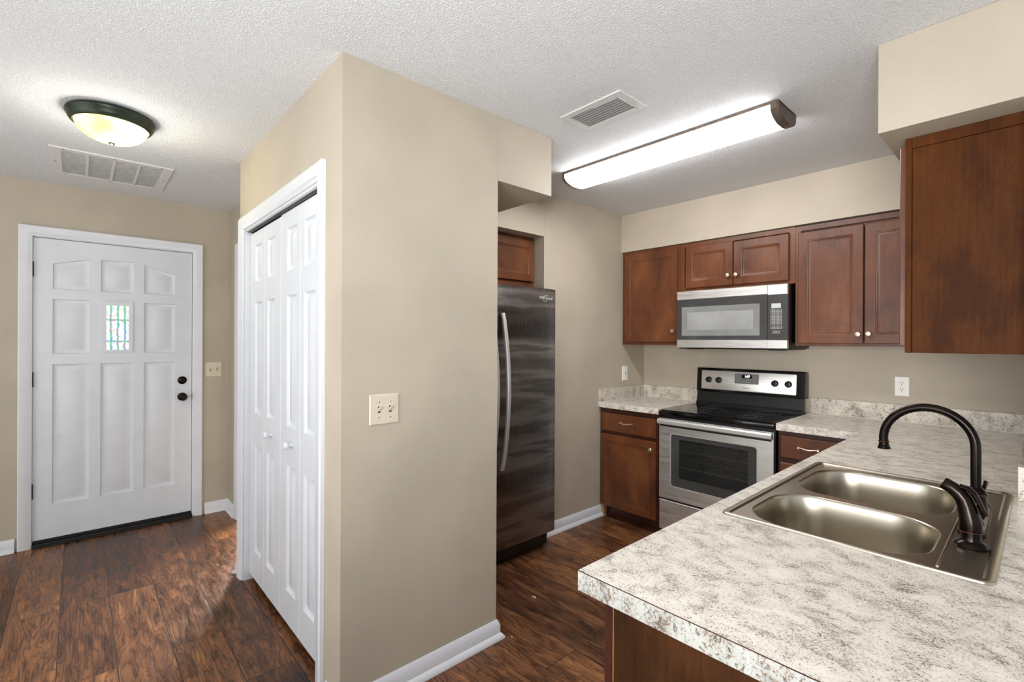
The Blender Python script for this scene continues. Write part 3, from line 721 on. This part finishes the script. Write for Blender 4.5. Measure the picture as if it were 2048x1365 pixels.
# ================================================================== COUNTERTOPS
d = thing('countertop', 'speckled granite-look counter corner left of the range', 'countertop', (-2.10, 3.4, ZTB))
b = B(); b.box((XL+.001, YC, ZTB), (-1.838, YB-.001, ZT), .0012); obj('slab', b, M_lam, d)
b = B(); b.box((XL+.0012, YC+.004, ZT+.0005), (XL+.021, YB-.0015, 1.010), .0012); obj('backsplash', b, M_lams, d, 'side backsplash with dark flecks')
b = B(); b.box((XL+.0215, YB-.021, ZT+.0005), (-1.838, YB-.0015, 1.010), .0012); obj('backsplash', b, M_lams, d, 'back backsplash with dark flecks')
b = B(); b.box((XL+.0213, YB-.0245, ZT+.0003), (-1.839, YB-.0212, ZT+.003)); b.box((XL+.0213, YC+.004, ZT+.0003), (XL+.0245, YB-.0212, ZT+.003)); b.box((XL+.0213, YB-.0245, ZT+.0003), (XL+.0245, YB-.0212, 1.009)); obj('caulk_line', b, M_caulk, d)
SX0, SX1, SY0, SY1 = -.606, -.061, 1.334, 2.192
hx0, hx1, hy0, hy1 = SX0+.015, SX1-.015, SY0+.015, SY1-.015
d = thing('peninsula_countertop', 'large speckled granite-look peninsula countertop around the sink', 'countertop', (-.2, 2.2, ZTB))
CXR = .46
b = B(); b.grid([-1.060, XP, hx0, hx1, CXR], [YN, hy0, hy1, YC, YB-.001],
       lambda u, v: (u > XP or v > YC) and not (hx0 < u < hx1 and hy0 < v < hy1), ZTB, ZT, lambda u, v, w: (u, v, w)); obj('slab', b, M_lam, d)
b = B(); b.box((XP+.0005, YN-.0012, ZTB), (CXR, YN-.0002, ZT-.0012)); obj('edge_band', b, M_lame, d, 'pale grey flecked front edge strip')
b = B(); b.box((XP+.0002, YN-.0014, ZT-.0011), (CXR, YN-.0002, ZT+.0003)); obj('edge_seam', b, M_woodedge, d, 'thin brown seam line along the top edge')
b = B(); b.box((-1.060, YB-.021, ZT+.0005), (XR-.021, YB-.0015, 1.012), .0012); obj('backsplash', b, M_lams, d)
b = B(); b.box((-1.059, YB-.0245, ZT+.0003), (XR-.0215, YB-.0212, ZT+.003)); obj('caulk_line', b, M_caulk, d)
b = B(); b.box((XR-.0205, 2.118, ZT+.0005), (XR-.0008, YB-.0015, 1.012), .0012); obj('backsplash', b, M_lams, d)

# ================================================================== SINK
def rrect(x0, y0, x1, y1, r, z, n=8):
    P = []
    for cx_, cy_, a0 in ((x1-r, y1-r, 0), (x0+r, y1-r, PI/2), (x0+r, y0+r, PI), (x1-r, y0+r, 1.5*PI)):
        for k in range(n+1):
            a = a0+PI/2*k/n; P.append((cx_+r*math.cos(a), cy_+r*math.sin(a), z))
    return P
d = thing('kitchen_sink', 'double-bowl stainless steel drop-in sink in the peninsula', 'sink', ((SX0+SX1)/2, (SY0+SY1)/2, ZT))
bowls = [(-.566, 1.360, -.168, 1.702, .115), (-.566, 1.740, -.168, 2.130, .115)]
bm = bmesh.new()
zr, zd = ZT+.0055, ZT+.0005
def ringv(P): return [bm.verts.new(p) for p in P]
def bridge(a, c):
    n = len(a)
    for i in range(n): bm.faces.new((a[i], a[(i+1) % n], c[(i+1) % n], c[i]))
o1 = ringv(rrect(SX0, SY0, SX1, SY1, .022, ZT+.0005)); o2 = ringv(rrect(SX0+.0015, SY0+.0015, SX1-.0015, SY1-.0015, .021, zr-.0015)); o3 = ringv(rrect(SX0+.005, SY0+.005, SX1-.005, SY1-.005, .019, zr))
o4 = ringv(rrect(SX0+.016, SY0+.014, SX1-.016, SY1-.014, .014, zr-.0005)); o5 = ringv(rrect(SX0+.021, SY0+.019, SX1-.021, SY1-.019, .012, zd))
for a, c in ((o1, o2), (o2, o3), (o3, o4), (o4, o5)): bridge(a, c)
def edges_of(ring):
    out = []
    for i in range(len(ring)):
        e = bm.edges.get((ring[i], ring[(i+1) % len(ring)])) or bm.edges.new((ring[i], ring[(i+1) % len(ring)])); out.append(e)
    return out
fill = edges_of(o5); BW = []
for (x0_, y0_, x1_, y1_, r) in bowls:
    rg = ringv(rrect(x0_, y0_, x1_, y1_, r, zd, 10)); fill += edges_of(rg); BW.append(rg)
bmesh.ops.triangle_fill(bm, use_beauty=True, use_dissolve=False, edges=fill)
b = B(); b.bm.free(); b.bm = bm; obj('deck', b, M_steelv, d)
for (x0_, y0_, x1_, y1_, r) in bowls:
    b = B(); L = []
    for ins, dz in ((0, 0), (.002, -.0008), (.0045, -.003), (.006, -.008), (.010, -.06), (.014, -.13), (.018, -.165), (.026, -.178), (.040, -.186), (.065, -.189), (.12, -.191)):
        L.append(rrect(x0_+ins, y0_+ins, x1_-ins, y1_-ins, max(.02, r-ins*.6), zd+dz, 10))
    b.loops(L, False, True); bo = obj('bowl', b, M_steelv, d)
    b = B(); b.lathe([(.056, 0), (.054, .003), (.043, .002), (.040, -.001), (.005, -.0012)], ((x0_+x1_)/2, (y0_+y1_)/2, zd-.1905), n=32); obj('drain', b, M_drain, bo, 'round steel drain')
b = B(); b.tube([(-.151, 1.368, zd), (-.153, 1.76, zd), (-.151, 2.150, zd)], .0028, 10); obj('pressed_ridge', b, M_steelv, d)

# ================================================================== FAUCET
FCX, FCY = -.119, 1.768
d = thing('kitchen_faucet', 'tall arched oil-rubbed bronze kitchen faucet', 'faucet', (FCX, FCY, zd))
b = B(); L = []
for ins, dz in ((0, .0015), (0, .007), (.004, .014), (.008, .024), (.013, .027)):
    L.append(rrect(FCX-.027+ins, FCY-.130+ins, FCX+.027-ins, FCY+.130-ins, .024-ins*.6, zd+dz, 6))
b.loops(L, True, True); obj('deck_plate', b, M_bronze, d)
b = B(); b.loops([rrect(FCX-.0274, FCY-.1304, FCX+.0274, FCY+.1308, .0248, zd+dz, 6) for dz in (.0012, .004)], True, True); obj('plate_edge', b, M_copper, d, 'worn copper edge of the base plate')
b = B(); b.lathe([(.026, .0272), (.0255, .033), (.025, .040), (.022, .060), (.021, .074), (.024, .078), (.024, .083), (.018, .092), (.0125, .096)], (FCX, FCY, zd), n=36); obj('body', b, M_bronze, d)
b = B(); b.lathe([(.0244, .0795), (.0248, .0805), (.0244, .0815)], (FCX, FCY, zd), n=36); obj('collar_ring', b, M_copper, d, 'worn copper ring')
pts = [(FCX, FCY, zd+.090), (FCX, FCY, 1.04), (FCX, FCY, 1.10)]
R, cxa, cza = .0985, FCX-.0985, 1.108
for k in range(1, 25):
    a = math.radians(0+k*186/24); pts.append((cxa+R*math.cos(a), FCY, cza+R*math.sin(a)))
b = B(); b.tube(pts, .0112, 20); obj('spout', b, M_bronze, d)
e1 = Vector(pts[-1]); dr = (e1-Vector(pts[-2])).normalized()
b = B(); b.tube([e1-dr*.002, e1+dr*.002, e1+dr*.004, e1+dr*.010, e1+dr*.017, e1+dr*.021, e1+dr*.022], [.0122, .0132, .0115, .0122, .0150, .0160, .0150], 24); obj('aerator', b, M_bronze, d)
b = B(); b.tube([e1-dr*.0005, e1+dr*.001, e1+dr*.0022], [.0128, .0138, .0128], 24); obj('aerator_ring', b, M_copper, d, 'worn copper ring above the nozzle')
for sg in (-1, 1):
    hy = FCY+sg*.100
    b = B(); b.lathe([(.024, .0272), (.022, .034), (.017, .045), (.014, .052), (.010, .056)], (FCX, hy, zd), n=28)
    b.tube([(FCX, hy, zd+.050), (FCX+.006, hy+sg*.012, zd+.066), (FCX+.010, hy+sg*.035, zd+.078), (FCX+.010, hy+sg*.055, zd+.080)], [.008, .006, .005, .0065], 12)
    obj('lever_handle', b, M_bronze, d)
# side sprayer
QX, QY = -.113, 1.560
d = thing('side_sprayer', 'dark bronze pull-out side sprayer in front of the faucet', 'sprayer', (QX, QY, zd))
b = B(); b.lathe([(.031, .0005), (.032, .004), (.028, .010), (.020, .015), (.0185, .020), (.0185, .034)], (QX, QY, zd), n=36); obj('base', b, M_bronze, d)
pts = [(QX, QY, .945), (QX, QY, .952), (QX-.001, QY, .968), (QX-.004, QY, .985), (QX-.008, QY, 1.003), (QX-.013, QY, 1.018), (QX-.022, QY, 1.031), (QX-.034, QY, 1.041), (QX-.047, QY, 1.048), (QX-.050, QY, 1.0495)]
b = B(); b.tube(pts, [.0205, .0215, .0208, .0188, .0172, .0165, .0160, .0150, .0148, .0125], 24, side=(0, 1, 0)); obj('spray_head', b, M_bronze, d)
b = B(); b.lathe([(.0218, 0), (.0224, .0012), (.0218, .0024)], (QX, QY, .9445), n=32); obj('lower_ring', b, M_copper, d, 'worn copper ring')
pts = [(QX-.020, QY, 1.0475), (QX-.006, QY, 1.045), (QX+.006, QY, 1.034), (QX+.013, QY, 1.018), (QX+.019, QY, 1.002), (QX+.024, QY, .992)]
b = B(); b.tube(pts, [.005, .0055, .0055, .0052, .0055, .004], 14, sy=1.9, side=(0, 0, 1)); obj('trigger', b, M_bronze, d)
b = B(); b.tube([(p[0]+.0035, p[1], p[2]+.0025) for p in pts[1:]], .0018, 8, sy=2.0); obj('trigger_edge', b, M_copper, d, 'worn copper trigger edge')

# ================================================================== MICROWAVE
d = thing('microwave', 'stainless and black over-the-range microwave', 'microwave', (-1.45, 3.5, 1.345))
MX0, MX1, MXS = -1.824, -1.074, -1.193
b = B(); b.box((MX0+.006, 3.318, 1.352), (MX1-.002, 3.3720, 1.7580), .002); b.box((MX0+.006, 3.3725, 1.345), (MX1-.002, 3.714, 1.7610), .002); obj('body', b, M_blackplastic, d)
T = Ty(3.318)
def band(u0, u1, v0, v1, nm):
    b = B(); b.slab(T, u0, v0, u1, v1, .0006, .022, (), (), .003); obj(nm, b, M_steel, d)
band(MX0, MXS-.001, 1.6955, 1.758, 'door_top_band'); band(MX0, MXS-.001, 1.346, 1.4025, 'door_bottom_band')
band(MXS+.001, MX1, 1.6900, 1.758, 'panel_top_band'); band(MXS+.001, MX1, 1.346, 1.4025, 'panel_bottom_band')
b = B(); b.slab(T, MX0, 1.4033, MXS-.001, 1.6947, .0006, .019, [q(-1.790, 1.430, -1.241, 1.644)], [(.001, .003), (.040, .008)], .001); obj('door', b, M_mwpanel, d)
b = B()
o = lambda i, w: [T(-1.790+i, 1.430+i, w), T(-1.241-i, 1.430+i, w), T(-1.241-i, 1.644-i, w), T(-1.790+i, 1.644-i, w)]
b.loops([o(.0015, .0165), o(.0390, .0125)], cap1=True); wn = obj('window', b, M_mwframe, d, 'grey glass door window')
b = B(); b.box((-1.7465, 1.4725, .0127), (-1.2845, 1.6015, .0134), .0003, T=T); obj('window_screen', b, M_mwglass, wn, 'pale grey inner window screen')
b = B(); b.slab(T, MXS+.001, 1.4033, MX1, 1.6893, .0006, .019, (), (), .001); cp = obj('control_panel', b, M_mwpanel, d)
b = B(); b.box((-1.170, 1.606, .0192), (-1.114, 1.636, .0198), T=T); obj('display', b, M_print, cp, 'light grey display')
b = B()
def keys(b, u0, v0, u1, v1, nx, ny):
    for i in range(nx):
        for j in range(ny):
            w_, h_ = (u1-u0)/nx, (v1-v0)/ny; a, c = u0+i*w_, v0+j*h_
            b.grid([a+.0012, a+.0030, a+w_-.0030, a+w_-.0012], [c+.0010, c+.0022, c+h_-.0022, c+h_-.0010], lambda u, v: not (a+.0030 < u < a+w_-.0030 and c+.0022 < v < c+h_-.0022), .0192, .0195, T)
            b.box((a+w_*.40, c+h_*.36, .0192), (a+w_*.60, c+h_*.64, .0195), T=T)
keys(b, -1.175, 1.566, -1.108, 1.600, 3, 2); keys(b, -1.175, 1.500, -1.108, 1.563, 3, 4); keys(b, -1.175, 1.473, -1.108, 1.494, 3, 1); keys(b, -1.164, 1.443, -1.120, 1.462, 2, 1)
obj('keypad', b, M_print, cp, 'pale printed keypad')
b = B(); b.box((-1.81, 3.305, 1.338), (-1.09, 3.70, 1.3445), .002); b.box((-1.76, 3.33, 1.3345), (-1.66, 3.40, 1.3378)); b.box((-1.20, 3.33, 1.3345), (-1.11, 3.40, 1.3378)); obj('underside_vent', b, M_blackplastic, d)

# ================================================================== RANGE
d = thing('electric_range', 'stainless and black glass-top electric range', 'stove', (-1.455, 3.4, 0))
RX0, RX1 = -1.8345, -1.0745
b = B(); b.grid([RX0+.004, RX0+.06, RX1-.06, RX1-.004], [.03, .30, .34, .78, .868], lambda u, v: not (RX0+.06 < u < RX1-.06 and .34 < v < .78), -.58, 0, Ty(3.115)); b.box((RX0+.004, 3.640, .03), (RX1-.004, 3.694, .868)); obj('body', b, M_blackplastic, d)
b = B(); b.box((RX0+.065, 3.62, .35), (RX1-.065, 3.635, .77)); b.box((RX0+.0605, 3.12, .341), (RX1-.0605, 3.61, .349)); obj('oven_cavity', b, M_cavity, d)
for z in (.505, .622):
    b = B()
    for k in range(15): x = RX0+.08+(RX1-RX0-.16)*k/14; b.tube([(x, 3.14, z), (x, 3.60, z)], .0016, 6)
    for y in (3.14, 3.37, 3.60): b.tube([(RX0+.065, y, z), (RX1-.065, y, z)], .0028, 8)
    obj('oven_rack', b, M_nickel, d, 'wire oven rack')
b = B(); b.box((RX0-.001, 3.068, .868), (RX1+.001, 3.640, .900), .004, seg=2); obj('cooktop_frame', b, M_black, d)
b = B(); b.box((RX0+.010, 3.085, .9003), (RX1-.010, 3.600, .9063), .002); ct = obj('cooktop_glass', b, M_black, d, 'glossy black glass cooktop')
for (x, y, r) in ((-1.64, 3.22, .10), (-1.27, 3.22, .075), (-1.64, 3.47, .075), (-1.27, 3.47, .10)):
    b = B()
    for rr in (r, r*.6): b.lathe([(rr-.0015, .0002), (rr-.0015, .0004), (rr, .0004), (rr, .0002)], (x, y, .9063), n=48, cap0=False, cap1=False)
    obj('burner_ring', b, M_grey, ct)
# back riser and control backguard
b = B(); b.prism([(3.600, .9003), (3.640, .9003), (3.640, 1.004), (3.648, 1.0045), (3.625, 1.004), (3.612, .93), (3.600, .918)], RX0+.008, RX1-.004, lambda u, v, w: (w, u, v)); obj('back_riser', b, M_blackplastic, d)
b = B(); b.prism([(3.628, 1.006), (3.700, 1.006), (3.700, 1.165), (3.690, 1.183), (3.650, 1.186), (3.640, 1.178)], RX0, RX1+.001, lambda u, v, w: (w, u, v)); bg = obj('backguard', b, M_black, d)
# sloped control face
s0, s1 = Vector((0, 3.628, 1.006)), Vector((0, 3.640, 1.178)); sd = (s1-s0).normalized(); sn = Vector((0, -sd.z, sd.y))
def TG(u, v, w): p = s0+sd*((v-1.006))+sn*w; return (u, p.y, p.z)
b = B()
def rr2(u0, v0, u1, v1, r, w): return [TG(x, y, w) for x, y, z in rrect(u0, v0, u1, v1, r, 0, 5)]
b.loops([rr2(-1.797, 1.024, -1.128, 1.168, .008, .0005), rr2(-1.797, 1.024, -1.128, 1.168, .008, .002), rr2(-1.795, 1.026, -1.130, 1.166, .007, .003)], True, True); cpn = obj('control_panel', b, M_steel, d)
b = B(); b.loops([rr2(-1.542, 1.081, -1.371, 1.154, .006, .0032), rr2(-1.542, 1.081, -1.371, 1.154, .006, .0042)], True, True); ds = obj('display', b, M_grey, cpn, 'dark grey clock display')
b = B(); b.loops([rr2(-1.490, 1.122, -1.418, 1.147, .002, .0044), rr2(-1.490, 1.122, -1.418, 1.147, .002, .0048)], True, True); obj('clock_window', b, M_black, ds)
text('clock_digits', '1:07', .022, M_led, TG, -1.452, 1.1345, .0054, ds, shear=.15)
b = B()
for u in (-1.528, -1.513, -1.400, -1.385):
    for v in (1.098, 1.115, 1.135): b.box((u-.004, v-.0012, .0044), (u+.004, v+.0012, .0047), T=TG)
for u in (-1.475, -1.457, -1.438): b.box((u-.004, 1.0925, .0044), (u+.004, 1.0965, .0047), T=TG)
tl_ = obj('touch_labels', b, M_print, ds); tl_['kind'] = 'stuff'
text('logo', 'Whirlpool', .0125, M_slot, TG, -1.459, 1.051, .0034, cpn, shear=.3)
for u in (-1.737, -1.660, -1.262, -1.176):
    b = B(); b.lathe([(.0235, 0), (.0235, .004), (.021, .014), (.019, .020), (.017, .021)], (u, 1.097, .0034), T=TG, n=32); b.box((u-.0045, 1.078, .0245), (u+.0045, 1.116, .034), .001, T=TG); kn = obj('control_knob', b, M_blackplastic, cpn, 'round black control knob')
b = B()
for u in (-1.737, -1.660, -1.262, -1.176):
    for k in range(9):
        a = math.radians(-120+30*k)+PI/2; b.box((u+.030*math.cos(a)-.0008, 1.097+.030*math.sin(a)-.0008, .0032), (u+.030*math.cos(a)+.0008, 1.097+.030*math.sin(a)+.0008, .0035), T=TG)
for u in (-1.698, -1.219): b.lathe([(.003, .0032), (.003, .0038)], (u, 1.045, 0), T=TG, n=12)
dm = obj('dial_marks', b, M_slot, cpn); dm['kind'] = 'stuff'
# oven door
TD = Ty(3.112)
b = B(); b.grid([RX0+.001, -1.742, -1.170, RX1-.001], [.286, .382, .744, .848], lambda u, v: not (-1.742 < u < -1.170 and .382 < v < .744), .0005, .036, TD); od = obj('oven_door', b, M_steel, d)
b = B(); gr = lambda u0, v0, u1, v1, r, w: [TD(x, y, w) for x, y, z in rrect(u0, v0, u1, v1, r, 0, 5)]
b.loops([gr(-1.748, .376, -1.164, .750, .022, .0362), gr(-1.748, .376, -1.164, .750, .022, .038), gr(-1.741, .383, -1.171, .743, .018, .038), gr(-1.741, .383, -1.171, .743, .018, .0362)]); obj('window_trim', b, M_handle, od)
b = B(); b.grid([-1.7415, -1.682, -1.222, -1.1705], [.3825, .444, .714, .7435], lambda u, v: not (-1.682 < u < -1.222 and .444 < v < .714), .020, .0355, TD); obj('window_surround', b, M_mwpanel, od)
b = B(); b.box((-1.6815, .4445, .026), (-1.2225, .7135, .030), T=TD); obj('window_glass', b, M_ovenglass, od, 'dark tinted oven window')
b = B(); pr = [(.037, .806), (.062, .808), (.070, .815), (.071, .834), (.064, .844), (.037, .846)]
b.loops([[TD(u, v, w) for w, v in pr] for u in (RX0+.002, RX1-.003)], True, True); obj('handle', b, M_handle, od, 'wide flat stainless handle')
b = B(); b.box((RX0+.012, .7935, .0362), (RX1-.012, .8045, .046), T=TD); obj('handle_gap', b, M_blackplastic, od)
b = B(); b.slab(TD, RX0+.001, .060, RX1-.001, .272, .0005, .036, (), (), .004); obj('storage_drawer', b, M_steel, d)
b = B(); b.box((RX0+.01, 3.16, .0005), (RX1-.01, 3.68, .0295)); obj('base', b, M_blackplastic, d)

# ================================================================== REFRIGERATOR
d = thing('refrigerator', 'tall dark stainless side-by-side refrigerator in its alcove', 'refrigerator', (-2.6, 1.93, 0))
FRY0, FRY1, FRX = 1.478, 2.390, -2.200
b = B(); b.box((-2.96, FRY0+.004, .045), (-2.276, FRY1-.004, 1.722), .003); obj('body', b, M_blackplastic, d)
TF = Tx(-2.272)
for (a, e, nm, hy) in ((FRY0, 1.866, 'freezer_door', 1.815), (1.872, FRY1, 'refrigerator_door', 1.903)):
    b = B(); L = []
    # slightly crowned front
    prof = []
    n = 14
    for k in range(n+1):
        s_ = k/n; y = a+(e-a)*s_; cr = .066+.006*(1-(2*s_-1)**4)-( .004 if k in (0, n) else 0)
        prof.append((y, cr))
    poly = [(a, 0)]+prof+[(e, 0)]
    b.loops([[TF(y, z, w_) for y, w_ in poly] for z in (.118, 1.735)], True, True)
    dr = obj(nm, b, M_fridge, d)
    b = B(); pts = []; 
    for k in range(21):
        s_ = k/20; z = .605+s_*(1.558-.605); bow = .010+.058*math.sin(PI*s_)**.8
        pts.append((-2.272+.0725+bow, hy, z))
    L = [[(x-.007, y-.013, z), (x+.006, y-.013, z), (x+.010, y-.008, z), (x+.010, y+.008, z), (x+.006, y+.013, z), (x-.007, y+.013, z)] for x, y, z in pts]
    b.loops(L, True, True)
    for z in (.617, 1.546): b.box((-2.1993, hy-.010, z-.010), (-2.1905, hy+.010, z+.010), .002)
    obj('handle', b, M_handle, dr, 'bowed stainless bar handle')
    if nm == 'refrigerator_door':
        TFL = lambda u, v, w: (-2.1995+w, u, v)
        text('logo', 'Whirlpool', .030, M_print, TFL, 2.285, 1.672, .0, dr, shear=.25, extra=lambda bb: bb.tube([TFL(2.285+.026*math.cos(math.radians(k*12))*1.0+.012*math.sin(math.radians(k*12)), 1.670+.020*math.sin(math.radians(k*12)), .001) for k in range(4, 27)], .0013, 6))
b = B(); b.box((-2.30, FRY0+.008, 1.7355), (-2.215, FRY0+.06, 1.748), .003); obj('hinge_cover', b, M_blackplastic, d)
b = B(); b.box((-2.30, FRY1-.095, 1.7225), (-2.277, FRY1-.02, 1.742), .003); obj('hinge_cover', b, M_blackplastic, d)
b = B(); b.box((-2.275, FRY0+.02, .030), (-2.240, FRY1-.075, .112), .004); b.box((-2.275, FRY1-.074, .070), (-2.236, FRY1-.040, .114), .004); b.box((-2.275, FRY1-.0735, .022), (-2.246, FRY1-.030, .069), .006); obj('kick_grille', b, M_blackplastic, d)
for y in (FRY0+.05, FRY1-.055):
    b = B(); b.lathe([(.020, .0008), (.022, .010), (.012, .014), (.010, .044)], (-2.330, y, 0), n=20); obj('foot', b, M_blackplastic, d)

# ================================================================== small debris on the floor
for i, (x, y, s_, lab) in enumerate(((-1.845, 1.838, .010, 'pale flake of drywall on the kitchen floor'), (-1.665, 1.512, .004, 'tiny pale crumb beside the baseboard end'))):
    b = B(); n = 7
    b.prism([(x+s_*math.cos(2*PI*k/n)*(1.3+.4*math.sin(k*2.1)), y+s_*math.sin(2*PI*k/n)*(.6+.2*math.cos(k*1.7))) for k in range(n)], .0006, .0025, lambda u, v, w: (u, v, w))
    o = obj('drywall_flake', b, M_chip); o['label'] = lab; o['category'] = 'debris'
